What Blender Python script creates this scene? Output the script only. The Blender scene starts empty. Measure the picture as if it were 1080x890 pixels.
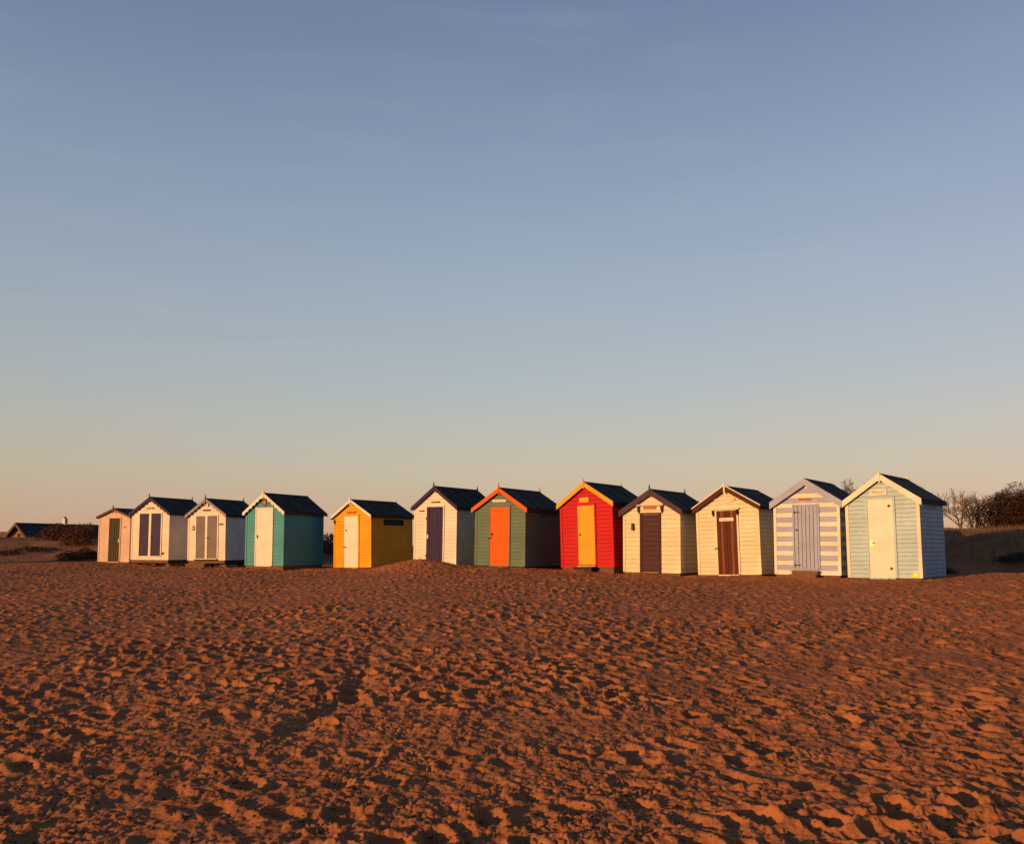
import bpy, math, random
import numpy as np
from mathutils import Vector, Matrix
R = math.radians
random.seed(11)
rng = np.random.default_rng(5)
sc = bpy.context.scene
COL = sc.collection
CAMZ = 1.6

# ------------------------------------------------------------------ helpers
class MB:
    """collects polygons; build() links them as ONE mesh object"""
    def __init__(self):
        self.v = []; self.f = []; self.m = []
    def poly(self, pts, mi=0):
        n = len(self.v); self.v += [tuple(p) for p in pts]
        self.f.append(tuple(range(n, n + len(pts)))); self.m.append(mi)
    def box(self, x0, x1, y0, y1, z0, z1, mi=0):
        n = len(self.v)
        self.v += [(x0,y0,z0),(x1,y0,z0),(x1,y1,z0),(x0,y1,z0),(x0,y0,z1),(x1,y0,z1),(x1,y1,z1),(x0,y1,z1)]
        for q in ((3,2,1,0),(4,5,6,7),(0,1,5,4),(1,2,6,5),(2,3,7,6),(3,0,4,7)):
            self.f.append(tuple(n+i for i in q)); self.m.append(mi)
        return self
    def prism(self, pts, axis, a, b, mi=0):
        """extrude a 2-D outline along an axis; 'y': pts are (x,z)"""
        def P(p, t): return (p[0], t, p[1]) if axis == 'y' else ((t, p[0], p[1]) if axis == 'x' else (p[0], p[1], t))
        n = len(self.v); k = len(pts)
        self.v += [P(p, a) for p in pts] + [P(p, b) for p in pts]
        self.f.append(tuple(n+i for i in range(k))); self.m.append(mi)
        self.f.append(tuple(n+k+i for i in reversed(range(k)))); self.m.append(mi)
        for i in range(k):
            j = (i+1) % k
            self.f.append((n+i, n+k+i, n+k+j, n+j)); self.m.append(mi)
        return self
    def tube(self, p0, p1, r0, r1, n=6, mi=0, cap=True):
        p0 = Vector(p0); p1 = Vector(p1); d = p1 - p0
        if d.length < 1e-6: return self
        d.normalize(); a = d.orthogonal().normalized(); b = d.cross(a)
        s = len(self.v)
        for p, r in ((p0, r0), (p1, r1)):
            for i in range(n):
                t = 2*math.pi*i/n
                self.v.append(tuple(p + a*(r*math.cos(t)) + b*(r*math.sin(t))))
        for i in range(n):
            j = (i+1) % n
            self.f.append((s+i, s+j, s+n+j, s+n+i)); self.m.append(mi)
        if cap:
            self.f.append(tuple(s+i for i in reversed(range(n)))); self.m.append(mi)
            self.f.append(tuple(s+n+i for i in range(n))); self.m.append(mi)
        return self
    def build(self, name, mats, parent=None, fix=True, smooth=False):
        me = bpy.data.meshes.new(name)
        me.from_pydata(self.v, [], self.f)
        if not isinstance(mats, (list, tuple)): mats = [mats]
        for m in mats: me.materials.append(m)
        if len(mats) > 1: me.polygons.foreach_set('material_index', self.m)
        if fix:
            import bmesh
            bm = bmesh.new(); bm.from_mesh(me); bmesh.ops.recalc_face_normals(bm, faces=bm.faces); bm.to_mesh(me); bm.free()
        if smooth: me.polygons.foreach_set('use_smooth', [True]*len(me.polygons))
        me.update()
        o = bpy.data.objects.new(name, me); COL.objects.link(o)
        if parent: o.parent = parent
        return o

def tag(o, label=None, cat=None, group=None, kind=None):
    if label: o['label'] = label
    if cat: o['category'] = cat
    if group: o['group'] = group
    if kind: o['kind'] = kind
    return o
def empty(name, loc, rot=(0,0,0)):
    o = bpy.data.objects.new(name, None); COL.objects.link(o)
    o.location = loc; o.rotation_euler = rot; o.empty_display_size = .2
    return o

# ------------------------------------------------------------------ noise (numpy)
def h2(i, j, s):
    n = (i.astype(np.int64)*374761393 + j.astype(np.int64)*668265263 + s*974634257) & 0x7fffffff
    n = ((n ^ (n >> 13))*1274126177) & 0x7fffffff
    n = ((n ^ (n >> 16))*2246822519) & 0x7fffffff
    return (n & 0xfffff)/float(0xfffff)
def vnoise(x, y, s):
    i = np.floor(x); j = np.floor(y); fx = x-i; fy = y-j
    fx = fx*fx*fx*(fx*(fx*6-15)+10); fy = fy*fy*fy*(fy*(fy*6-15)+10)
    a = h2(i,j,s); b = h2(i+1,j,s); c = h2(i,j+1,s); d = h2(i+1,j+1,s)
    return (a*(1-fx)+b*fx)*(1-fy) + (c*(1-fx)+d*fx)*fy - .5
def worley(x, y, s):
    """distance to the nearest jittered cell point, its random number, and F2-F1"""
    i0 = np.floor(x); j0 = np.floor(y)
    f1 = np.full(x.shape, 9.); f2 = np.full(x.shape, 9.); idn = np.zeros(x.shape)
    for di in (-1,0,1):
        for dj in (-1,0,1):
            i = i0+di; j = j0+dj
            px = i + .5 + .8*(h2(i,j,s)-.5); py = j + .5 + .8*(h2(i,j,s+7)-.5)
            d = np.hypot(x-px, y-py)
            near = d < f1
            f2 = np.where(near, f1, np.minimum(f2, d))
            idn = np.where(near, h2(i,j,s+13), idn)
            f1 = np.where(near, d, f1)
    return f1, idn, f2-f1
def sstep(a, b, x):
    t = np.clip((x-a)/(b-a), 0, 1); return t*t*(3-2*t)

# ------------------------------------------------------------------ where the huts stand
# X, Y, Z of wall foot (camera height 0), turn, lean, width, depth, eaves, ridge, lift of the wall above the sand
FIT = {
 1:(-18.595, 39.518, -0.731, 24.8, 0.45, 2.04, 2.4, 2.09, 2.44, 0.02),
 2:(-16.117, 37.662, -0.613, 20.6, 0.06, 2.111, 2.458, 2.081, 2.744, 0.27),
 3:(-13.017, 36.072, -0.608, 20.8, -0.61, 1.97, 2.262, 1.94, 2.584, 0.29),
 4:(-9.649, 32.986, -0.759, 27.0, 0.01, 1.94, 2.33, 2.09, 2.77, 0.1),
 5:(-6.248, 33.176, -0.832, 35.1, -1.02, 2.04, 2.37, 2.01, 2.6, 0.04),
 6:(-2.766, 30.274, -0.665, 33.6, 0.8, 1.92, 2.41, 2.07, 2.75, 0.04),
 7:(-0.419, 28.597, -0.665, 33.0, 0.84, 2.0, 2.44, 1.96, 2.58, 0.04),
 8:(2.485, 27.838, -0.7, 36.2, -1.4, 1.97, 2.35, 2.12, 2.76, 0.12),
 9:(4.409, 26.778, -0.835, 35.8, 0.4, 1.95, 2.43, 1.98, 2.58, 0.03),
 10:(6.58, 25.656, -0.865, 38.3, -1.5, 1.98, 2.34, 2.04, 2.63, 0.03),
 11:(8.353, 23.98, -0.812, 36.8, 0.13, 1.82, 2.49, 2.08, 2.67, 0.07),
 12:(9.976, 22.71, -0.849, 40.5, -0.69, 1.86, 2.38, 2.09, 2.74, 0.03),
}
KX = np.array([FIT[k][0] for k in FIT]); KY = np.array([FIT[k][1] for k in FIT])
KZ = np.array([FIT[k][2]-FIT[k][9] for k in FIT]) + CAMZ - .015
def row_y(X): return np.interp(X, np.r_[-60,KX,30], np.r_[46,KY,19])
def row_z(X): return np.interp(X, np.r_[-40,KX,16,30], np.r_[.62,KZ,.74,.72])
def base_ground(X, Y):
    yr = row_y(X); zr = row_z(X)
    u = np.clip((Y-3.)/(yr-3.), -1.2, 1)
    z = zr*(u*(1.18-.18*u))
    z = np.where(Y < 3, np.maximum(-.6, .045*(Y-3)), z)
    # low drift of sand in front of the white hut with the purple door
    z = z + .28*np.exp(-((X+3.45)/1.35)**2 - ((Y-29.45)/.95)**2)
    z = z + (.09*vnoise(X*.9, Y*.7, 91) + .05*vnoise(X*2.3, Y*1.5, 92))*np.exp(-((Y-yr+.9)/1.1)**2)
    z = z + .06*np.exp(-((X+.2)/1.6)**2 - ((Y-27.6)/.8)**2)
    z = z + .10*np.exp(-((X-14.5)/3.)**2 - ((Y-24)/1.6)**2)
    z = z + .10*np.exp(-((X+21)/3.)**2 - ((Y-37)/2.5)**2)
    return z
def sand_micro(X, Y):
    w1 = vnoise(X*5, Y*5, 21); w2 = vnoise(X*5, Y*5, 22)
    w3 = vnoise(X*1.3, Y*1.3, 31); w4 = vnoise(X*1.3, Y*1.3, 32)
    x = X + .07*w1 + .12*w3; y = Y + .07*w2 + .12*w4
    ca, sa = math.cos(.5), math.sin(.5)
    xr = x*ca + y*sa; yr = -x*sa + y*ca
    f1, i1, e1 = worley(x/.155, y/.165, 1)
    z = .031*(.15+1.0*i1)*(np.clip(f1/.62, 0, 1.2)**1.8 - .6)
    f2, i2, e2 = worley(x/.078+9, y/.084+4, 2)
    z += .012*(.1+i2)*(np.clip(f2/.62, 0, 1.2)**1.6 - .5)
    # footprints: long oval dents with a pushed-up rim
    f3, i3, e3 = worley(xr/.36+3, yr/.50+8, 3)
    q3 = f3/.27
    z += np.where(i3 > .35, 1, 0)*(.040*np.exp(-((q3-1.25)/.32)**2)*.5 - .046*np.clip(1-q3*q3*.75, 0, 1))
    amp = .82 + .9*vnoise(X*.45, Y*.45, 44) + .7*vnoise(X*1.3, Y*1.3, 45)
    z *= np.clip(amp, .28, 1.3)*(1-.30*sstep(9, 20, Y))
    z += .035*vnoise(X*.8, Y*.8, 51) + .013*vnoise(X*2.1, Y*2.1, 52)
    # a trodden line running up the beach
    tx = X + 1.62 + .10*np.sin(Y*2.1)
    z -= .045*np.exp(-(tx/.13)**2)*sstep(6.2, 7.0, Y)*(1-sstep(9.0, 10.2, Y))
    near = np.clip((13-Y)/6, 0, 1)
    clod = np.clip(vnoise(X*2.6, Y*2.6, 58)*1.8+.75, .35, 1.3)
    z += near*clod*(.024*np.abs(vnoise(X*24+w1*2, Y*24+w2*2, 56)) + .009*np.abs(vnoise(X*41, Y*41, 57)))
    z += .015*sstep(7, 13, Y)*(np.abs(vnoise(X*6.5+w1, Y*5.5+w2, 59))*2-.5)
    z += .015*vnoise(X*9, Y*9, 53) + .012*vnoise(X*19, Y*19, 54) + .008*vnoise(X*37, Y*37, 55)*np.clip((12-Y)/5, .15, 1)
    return z
def sand_height(X, Y):
    return base_ground(X, Y) + sand_micro(X, Y)

# ------------------------------------------------------------------ materials
def nodes_of(name):
    m = bpy.data.materials.new(name); m.use_nodes = True
    nt = m.node_tree; b = nt.nodes['Principled BSDF']
    return m, nt, nt.nodes, nt.links, b
def ramp(N, stops):
    r = N.new('ShaderNodeValToRGB'); cr = r.color_ramp
    while len(cr.elements) > 1: cr.elements.remove(cr.elements[-1])
    cr.elements[0].position = stops[0][0]; cr.elements[0].color = stops[0][1]
    for p, c in stops[1:]:
        e = cr.elements.new(p); e.color = c
    return r
def mixrgb(N, L, fac, a, b, mode='MIX'):
    m = N.new('ShaderNodeMix'); m.data_type = 'RGBA'; m.blend_type = mode
    for sock, val in ((m.inputs[0], fac), (m.inputs[6], a), (m.inputs[7], b)):
        if hasattr(val, 'is_linked') or hasattr(val, 'links'): L.new(val, sock)
        else: sock.default_value = val
    return m.outputs[2]
def C4(c): return (c[0], c[1], c[2], 1)

PAINTC = {}
def paint(name, c, wear=.5, rough=.55, grain='x'):
    """weathered exterior paint: blotchy fading, grain streaks, fine bump"""
    m, nt, N, L, b = nodes_of(name); PAINTC[m.name] = c
    tc = N.new('ShaderNodeTexCoord')
    n1 = N.new('ShaderNodeTexNoise'); n1.inputs['Scale'].default_value = 1.7; n1.inputs['Detail'].default_value = 6
    L.new(tc.outputs['Object'], n1.inputs['Vector'])
    mp = N.new('ShaderNodeMapping'); mp.inputs['Scale'].default_value = (2.5, 2.5, 28) if grain == 'x' else (28, 28, 2)
    L.new(tc.outputs['Object'], mp.inputs['Vector'])
    n2 = N.new('ShaderNodeTexNoise'); n2.inputs['Scale'].default_value = 2.2; n2.inputs['Detail'].default_value = 4
    L.new(mp.outputs['Vector'], n2.inputs['Vector'])
    r1 = ramp(N, [(.28, (.85,.84,.82,1)), (.72, (1.08,1.08,1.08,1))]); L.new(n1.outputs['Fac'], r1.inputs['Fac'])
    r2 = ramp(N, [(.3, (1-.36*wear,)*3+(1,)), (.62, (1.04,)*3+(1,))]); L.new(n2.outputs['Fac'], r2.inputs['Fac'])
    col = mixrgb(N, L, 1., C4(c), r1.outputs['Color'], 'MULTIPLY')
    col = mixrgb(N, L, 1., col, r2.outputs['Color'], 'MULTIPLY')
    # scuffed, bare patches
    n3 = N.new('ShaderNodeTexNoise'); n3.inputs['Scale'].default_value = 9; n3.inputs['Detail'].default_value = 8; n3.inputs['Roughness'].default_value = .7
    L.new(mp.outputs['Vector'], n3.inputs['Vector'])
    r3 = ramp(N, [(.66, (0,0,0,1)), (.74, (wear,)*3+(1,))]); L.new(n3.outputs['Fac'], r3.inputs['Fac'])
    col = mixrgb(N, L, r3.outputs['Color'], col, C4([.55*x+.06 for x in c]))
    L.new(col, b.inputs['Base Color'])
    b.inputs['Roughness'].default_value = rough
    b.inputs['Specular IOR Level'].default_value = .12 if max(c) > .2 else .06
    bp = N.new('ShaderNodeBump'); bp.inputs['Strength'].default_value = .35; bp.inputs['Distance'].default_value = .004
    L.new(n2.outputs['Fac'], bp.inputs['Height']); L.new(bp.outputs['Normal'], b.inputs['Normal'])
    return m
def plain(name, c, rough=.6, metal=0., var=.25, scale=8):
    m, nt, N, L, b = nodes_of(name)
    tc = N.new('ShaderNodeTexCoord')
    n1 = N.new('ShaderNodeTexNoise'); n1.inputs['Scale'].default_value = scale; n1.inputs['Detail'].default_value = 6
    L.new(tc.outputs['Object'], n1.inputs['Vector'])
    r1 = ramp(N, [(.3, (1-var,)*3+(1,)), (.7, (1+var,)*3+(1,))]); L.new(n1.outputs['Fac'], r1.inputs['Fac'])
    L.new(mixrgb(N, L, 1., C4(c), r1.outputs['Color'], 'MULTIPLY'), b.inputs['Base Color'])
    b.inputs['Roughness'].default_value = rough; b.inputs['Metallic'].default_value = metal
    b.inputs['Specular IOR Level'].default_value = .25
    return m

WHITE = (.68,.66,.62)
M = dict(
 white=paint('white_paint', WHITE, .45), white2=paint('white_gloss', (.69,.67,.63), .2), cream=paint('cream_paint', (.665,.62,.47), .5),
 peach=paint('peach_paint', (.55,.43,.37), .5), olive_door=paint('olive_door_paint', (.06,.05,.03), .4, grain='z'),
 navy=paint('plum_navy_paint', (.043,.036,.082), .4), mauve_dark=paint('mauve_panel_paint', (.045,.036,.09), .3, grain='z'),
 taupe=paint('taupe_paint', (.17,.155,.17), .3, grain='z'), greytrim=paint('grey_trim_paint', (.26,.24,.27), .4),
 teal=paint('teal_paint', (.062,.29,.36), .35), yellow=paint('yellow_paint', (.62,.335,.02), .35),
 purple=paint('purple_paint', (.043,.03,.085), .4, grain='z'), green=paint('dark_green_paint', (.115,.18,.14), .35),
 orange=paint('orange_paint', (.58,.105,.008), .25), red=paint('red_paint', (.46,.007,.014), .3),
 amber=paint('amber_paint', (.58,.335,.03), .3), plum=paint('plum_paint', (.068,.040,.068), .4),
 plumdoor=paint('plum_door_paint', (.062,.023,.034), .4), wood=paint('stained_wood', (.095,.025,.011), .9, grain='z'),
 wood_pale=paint('worn_plank_stain', (.19,.065,.03), .9, grain='z'), brownbarge=paint('brown_barge_paint', (.075,.023,.014), .5), lav=paint('lavender_paint', (.31,.365,.59), .4),
 blue=paint('pale_blue_paint', (.38,.545,.65), .45), browntrim=paint('brown_trim_paint', (.11,.075,.05), .4),
 plaque_red=paint('plaque_red_paint', (.20,.055,.04), .3), plaque_pale=paint('plaque_pale_paint', (.42,.19,.13), .3),
 redsign=paint('red_sign_paint', (.35,.05,.03), .3), orangesign=paint('orange_sign_paint', (.5,.13,.03), .3),
 brownsign=paint('brown_sign_paint', (.12,.04,.02), .3), timber=plain('old_timber', (.14,.075,.045), .85), darktimber=plain('tarred_timber', (.03,.024,.02), .8),
 iron=plain('black_iron', (.018,.017,.017), .5, .3), brass=plain('brass', (.75,.52,.12), .3, 1.), steel=plain('galvanised_metal', (.45,.45,.45), .45, .6),
 letter=plain('letter_paint', (.05,.022,.015), .7), letter2=plain('brown_letter_paint', (.22,.075,.03), .7), faintletter=plain('faint_letter_paint', (.42,.22,.10), .7),
 glint_plate=plain('yellow_glint_plate', (.80,.62,.08), .35), concrete=plain('concrete_block', (.22,.19,.17), .9),
 glass=plain('dark_glass', (.02,.02,.022), .15),
)
def felt():
    m, nt, N, L, b = nodes_of('roofing_felt')
    tc = N.new('ShaderNodeTexCoord')
    n = N.new('ShaderNodeTexNoise'); n.inputs['Scale'].default_value = 3; n.inputs['Detail'].default_value = 8
    g = N.new('ShaderNodeTexNoise'); g.inputs['Scale'].default_value = 160; g.inputs['Detail'].default_value = 2
    L.new(tc.outputs['Object'], n.inputs['Vector']); L.new(tc.outputs['Object'], g.inputs['Vector'])
    r = ramp(N, [(.35, (.018,.017,.015,1)), (.5, (.032,.030,.026,1)), (.65, (.055,.051,.044,1))]); L.new(n.outputs['Fac'], r.inputs['Fac'])
    L.new(r.outputs['Color'], b.inputs['Base Color']); b.inputs['Roughness'].default_value = .85; b.inputs['Specular IOR Level'].default_value = .2
    bp = N.new('ShaderNodeBump'); bp.inputs['Strength'].default_value = .4; bp.inputs['Distance'].default_value = .003
    L.new(g.outputs['Fac'], bp.inputs['Height']); L.new(bp.outputs['Normal'], b.inputs['Normal'])
    return m
M['felt'] = felt()
for k_ in ('white','cream','peach','teal','yellow','green','red','blue'): PAINTC[k_] = PAINTC[M[k_].name]
def sand_mat():
    m, nt, N, L, b = nodes_of('dry_sand')
    tc = N.new('ShaderNodeTexCoord')
    n1 = N.new('ShaderNodeTexNoise'); n1.inputs['Scale'].default_value = .9; n1.inputs['Detail'].default_value = 8; n1.inputs['Roughness'].default_value = .65
    n2 = N.new('ShaderNodeTexNoise'); n2.inputs['Scale'].default_value = 70; n2.inputs['Detail'].default_value = 5; n2.inputs['Roughness'].default_value = .7
    v = N.new('ShaderNodeTexVoronoi'); v.inputs['Scale'].default_value = 38
    for n in (n1, n2, v): L.new(tc.outputs['Object'], n.inputs['Vector'])
    r1 = ramp(N, [(.3, (.29,.118,.050,1)), (.7, (.41,.170,.072,1))]); L.new(n1.outputs['Fac'], r1.inputs['Fac'])
    r2 = ramp(N, [(.25, (.72,.70,.68,1)), (.6, (1.04,1.04,1.04,1))]); L.new(n2.outputs['Fac'], r2.inputs['Fac'])
    col = mixrgb(N, L, 1., r1.outputs['Color'], r2.outputs['Color'], 'MULTIPLY')
    # scattered specks of shell grit and dark stones
    sv = ramp(N, [(.05, (1,1,1,1)), (.11, (0,0,0,1))]); L.new(v.outputs['Distance'], sv.inputs['Fac'])
    pick = N.new('ShaderNodeTexNoise'); pick.inputs['Scale'].default_value = 2.2; pick.inputs['Detail'].default_value = 3
    L.new(tc.outputs['Object'], pick.inputs['Vector'])
    pr = ramp(N, [(.46, (0,0,0,1)), (.58, (1,1,1,1))]); L.new(pick.outputs['Fac'], pr.inputs['Fac'])
    mk = mixrgb(N, L, 1., sv.outputs['Color'], pr.outputs['Color'], 'MULTIPLY')
    col = mixrgb(N, L, mk, col, (.06,.035,.025,1))
    L.new(col, b.inputs['Base Color']); b.inputs['Roughness'].default_value = .95; b.inputs['Specular IOR Level'].default_value = .1
    bp = N.new('ShaderNodeBump'); bp.inputs['Strength'].default_value = .8; bp.inputs['Distance'].default_value = .009
    L.new(n2.outputs['Fac'], bp.inputs['Height']); L.new(bp.outputs['Normal'], b.inputs['Normal'])
    return m
M['sand'] = sand_mat()
def dune_mat():
    m, nt, N, L, b = nodes_of('dune_turf')
    tc = N.new('ShaderNodeTexCoord')
    n1 = N.new('ShaderNodeTexNoise'); n1.inputs['Scale'].default_value = .45; n1.inputs['Detail'].default_value = 9; n1.inputs['Roughness'].default_value = .65
    n2 = N.new('ShaderNodeTexNoise'); n2.inputs['Scale'].default_value = 14; n2.inputs['Detail'].default_value = 6
    for n in (n1, n2): L.new(tc.outputs['Object'], n.inputs['Vector'])
    r1 = ramp(N, [(.35, (.19,.10,.048,1)), (.5, (.29,.145,.068,1)), (.68, (.39,.19,.088,1))]); L.new(n1.outputs['Fac'], r1.inputs['Fac'])
    r2 = ramp(N, [(.3, (.65,.65,.65,1)), (.7, (1.1,1.1,1.1,1))]); L.new(n2.outputs['Fac'], r2.inputs['Fac'])
    L.new(mixrgb(N, L, 1., r1.outputs['Color'], r2.outputs['Color'], 'MULTIPLY'), b.inputs['Base Color'])
    b.inputs['Roughness'].default_value = .95; b.inputs['Specular IOR Level'].default_value = .1
    bp = N.new('ShaderNodeBump'); bp.inputs['Strength'].default_value = .8; bp.inputs['Distance'].default_value = .05
    L.new(n2.outputs['Fac'], bp.inputs['Height']); L.new(bp.outputs['Normal'], b.inputs['Normal'])
    return m
M['dune'] = dune_mat()
def leafy(name, a, bcol, scale=3):
    m, nt, N, L, b = nodes_of(name)
    tc = N.new('ShaderNodeTexCoord'); n = N.new('ShaderNodeTexNoise'); n.inputs['Scale'].default_value = scale; n.inputs['Detail'].default_value = 5
    L.new(tc.outputs['Object'], n.inputs['Vector'])
    r = ramp(N, [(.35, C4(a)), (.65, C4(bcol))]); L.new(n.outputs['Fac'], r.inputs['Fac'])
    L.new(r.outputs['Color'], b.inputs['Base Color']); b.inputs['Roughness'].default_value = .8; b.inputs['Specular IOR Level'].default_value = .15
    return m
M['bark'] = leafy('bark', (.075,.05,.036), (.13,.085,.06), 9)
M['twig'] = leafy('twig_bark', (.075,.05,.04), (.12,.08,.06), 9)
M['darkleaf'] = leafy('dark_evergreen_leaf', (.022,.013,.009), (.058,.029,.018), 2)
M['russet'] = leafy('russet_bramble_leaf', (.085,.036,.022), (.16,.066,.036), 2)
M['scrub'] = leafy('dark_scrub_leaf', (.045,.032,.02), (.095,.06,.036), 2)
M['straw'] = leafy('dry_grass_blade', (.12,.07,.04), (.22,.12,.06), 5)
M['pebble'] = leafy('dark_pebble', (.03,.022,.018), (.14,.085,.06), 40)
M['slate'] = leafy('slate_tile', (.022,.025,.028), (.042,.045,.05), 4)
M['brick'] = leafy('brown_brick', (.22,.10,.06), (.32,.15,.09), 12)
M['chimney_paint'] = leafy('chimney_render', (.62,.56,.46), (.7,.64,.54), 4)

# ------------------------------------------------------------------ the beach: one sheet to the horizon
def build_sand():
    fine = np.linspace(R(-37), R(37), 1400)
    coarse = np.linspace(R(37), R(323), 96)[1:-1]
    ang = np.r_[fine, coarse]; na = len(ang)
    rad = [.3, 1., 1.8, 2.5, 3.0, 3.3, 3.6]
    r = 3.6
    while r < 44:
        r += min(.05, max(.0058, .00031*r*r)); rad.append(r)
    while r < 5000:
        r *= 1.12; rad.append(r)
    rad = np.array(rad); nr = len(rad)
    A, RR = np.meshgrid(ang, rad)
    X = RR*np.sin(A); Y = RR*np.cos(A)
    isf = (np.abs((A+np.pi) % (2*np.pi) - np.pi) <= R(37)+1e-6) & (RR >= 3.5) & (RR < 46)
    Z = base_ground(X, Y)
    Z[isf] += sand_micro(X[isf], Y[isf])*np.clip((46-RR[isf])/4, 0, 1)
    far = RR > 60
    Z[far] = np.minimum(Z[far], .6)
    co = np.stack([X, Y, Z], -1).reshape(-1, 3).astype(np.float32)
    i = np.arange(nr-1)[:, None]*na; j = np.arange(na)[None, :]; jn = (j+1) % na
    q = np.stack([i+j, i+na+j, i+na+jn, i+jn], -1).reshape(-1, 4)[:, ::-1]
    nq = len(q)
    me = bpy.data.meshes.new('beach_sand')
    me.vertices.add(len(co)); me.vertices.foreach_set('co', co.ravel())
    inner = list(range(na))
    me.loops.add(nq*4 + na)
    me.loops.foreach_set('vertex_index', np.r_[q.ravel(), np.array(inner)[::-1]].astype(np.int32))
    me.polygons.add(nq+1)
    me.polygons.foreach_set('loop_start', np.r_[np.arange(nq)*4, nq*4].astype(np.int32))
    me.polygons.foreach_set('use_smooth', np.ones(nq+1, bool))
    me.materials.append(M['sand']); me.update(calc_edges=True); me.validate()
    if me.polygons[10].normal.z < 0: me.flip_normals()
    o = bpy.data.objects.new('beach_sand', me); COL.objects.link(o)
    tag(o, kind='structure')
build_sand()

def pebbles():
    n = 11000
    yy = 4.5 + 10*rng.random(n)**1.4; xx = (rng.random(n)*2-1)*(.66*yy+.5)
    keep = vnoise(xx*1.1, yy*1.1, 77) + .6*rng.random(n) > .16
    xx = xx[keep]; yy = yy[keep]; zz = sand_height(xx, yy)
    t = (1+5**.5)/2
    oc = np.array([(1,0,0),(-1,0,0),(0,1,0),(0,-1,0),(0,0,1),(0,0,-1)], float)
    of = [(0,2,4),(2,1,4),(1,3,4),(3,0,4),(2,0,5),(1,2,5),(3,1,5),(0,3,5)]
    b = MB()
    for x, y, z in zip(xx, yy, zz):
        s = .005 + .013*random.random()**2.2
        a = random.random()*6.28; sx, sy, sz = s*random.uniform(.8,1.6), s*random.uniform(.6,1.1), s*random.uniform(.4,.8)
        k = len(b.v)
        for c in oc:
            px, py = c[0]*sx, c[1]*sy
            b.v.append((x+px*math.cos(a)-py*math.sin(a), y+px*math.sin(a)+py*math.cos(a), z+c[2]*sz+sz*.3))
        for f in of: b.f.append(tuple(k+q for q in f)); b.m.append(0)
    tag(b.build('pebbles', M['pebble'], fix=False, smooth=True), 'small dark stones and grit strewn over the trampled sand', 'pebbles', kind='stuff')
pebbles()

# ------------------------------------------------------------------ dunes behind the huts
def dune_height(X, Y):
    d = (Y-row_y(X))*.874                                  # distance behind the row
    crest = np.interp(X, [-60,-30,-24,-19,-15,-10,-4,4,10,13,17,22,40], [2.3,2.0,1.78,1.66,1.5,1.35,1.4,1.7,2.05,2.20,2.24,2.3,2.4])
    d0 = np.interp(X, [-60,-26,-17,8,11,16,30], [-1,.2,1.5,4.5,3.,2.6,2.5])
    z0 = row_z(X) - .12
    rise = sstep(0, 1, (d-d0)/np.interp(X, [2,10], [7.5,4.9]))
    z = z0 - .35*sstep(0, 1, (d0-d)/1.5) + (crest-z0)*rise
    # taller dune out of the picture on the left
    q = (X+33.2)*.643 - (Y-33.)*.766; s = (X+33.2)*.766 + (Y-33.)*.643
    z = z + 4.0*np.exp(-(q/3.6)**2 - (s/4.2)**2)
    z = z + rise*(.22*vnoise(X*.4, Y*.4, 61) + .10*vnoise(X*1.1, Y*1.1, 62) + .05*vnoise(X*3, Y*3, 63))
    return z
def build_dune():
    xs = np.arange(-62, 52, .22); ys = np.r_[np.arange(18, 56, .22), np.arange(56, 160, 4.)]
    X, Y = np.meshgrid(xs, ys); Z = dune_height(X, Y)
    nx, ny = len(xs), len(ys)
    co = np.stack([X, Y, Z], -1).reshape(-1, 3)
    i = np.arange(ny-1)[:, None]*nx; j = np.arange(nx-1)[None, :]
    q = np.stack([i+j, i+j+1, i+nx+j+1, i+nx+j], -1).reshape(-1, 4)
    cz = co[q].mean(1)
    keep = cz[:, 2] > base_ground(cz[:, 0], cz[:, 1]) - .12
    keep |= cz[:, 1] > 56
    me = bpy.data.meshes.new('dune'); me.from_pydata(co.tolist(), [], q[keep].tolist())
    me.materials.append(M['dune']); me.polygons.foreach_set('use_smooth', [True]*len(me.polygons)); me.update()
    o = bpy.data.objects.new('dune', me); COL.objects.link(o); tag(o, kind='structure')
build_dune()
def dz(x, y):
    return float(dune_height(np.array([x], float), np.array([y], float))[0])
def gz(x, y):
    return float(base_ground(np.array([x], float), np.array([y], float))[0])

def dune_grass():
    b = MB(); n = 9000
    for k in range(n):
        if k % 2: x = random.uniform(10.5, 26); d = random.uniform(4.5, 13)
        else: x = random.uniform(-30, -13); d = random.uniform(1.5, 12)
        y = float(row_y(np.array([x]))[0]) + d/.874
        if vnoise(np.array([x*.55]), np.array([y*.55]), 71)[0] + random.uniform(-.12,.12) < -.02: continue
        z = dz(x, y) - .02
        for q in range(3):
            a = random.random()*6.28; h = random.uniform(.10, .30); l = random.uniform(.03, .14)
            px, py = x+random.gauss(0,.05), y+random.gauss(0,.05); w = .006
            b.poly([(px-w*math.sin(a), py+w*math.cos(a), z), (px+w*math.sin(a), py-w*math.cos(a), z),
                    (px+l*math.cos(a), py+l*math.sin(a), z+h)])
    tag(b.build('dune_grass', M['straw'], fix=False), 'dry tufted grass growing over the dune slopes', 'grass', kind='stuff')
dune_grass()

# ------------------------------------------------------------------ beach huts
def roofline(W, He, Hr, x): return Hr - (Hr-He)/(W/2)*abs(x)

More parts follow.
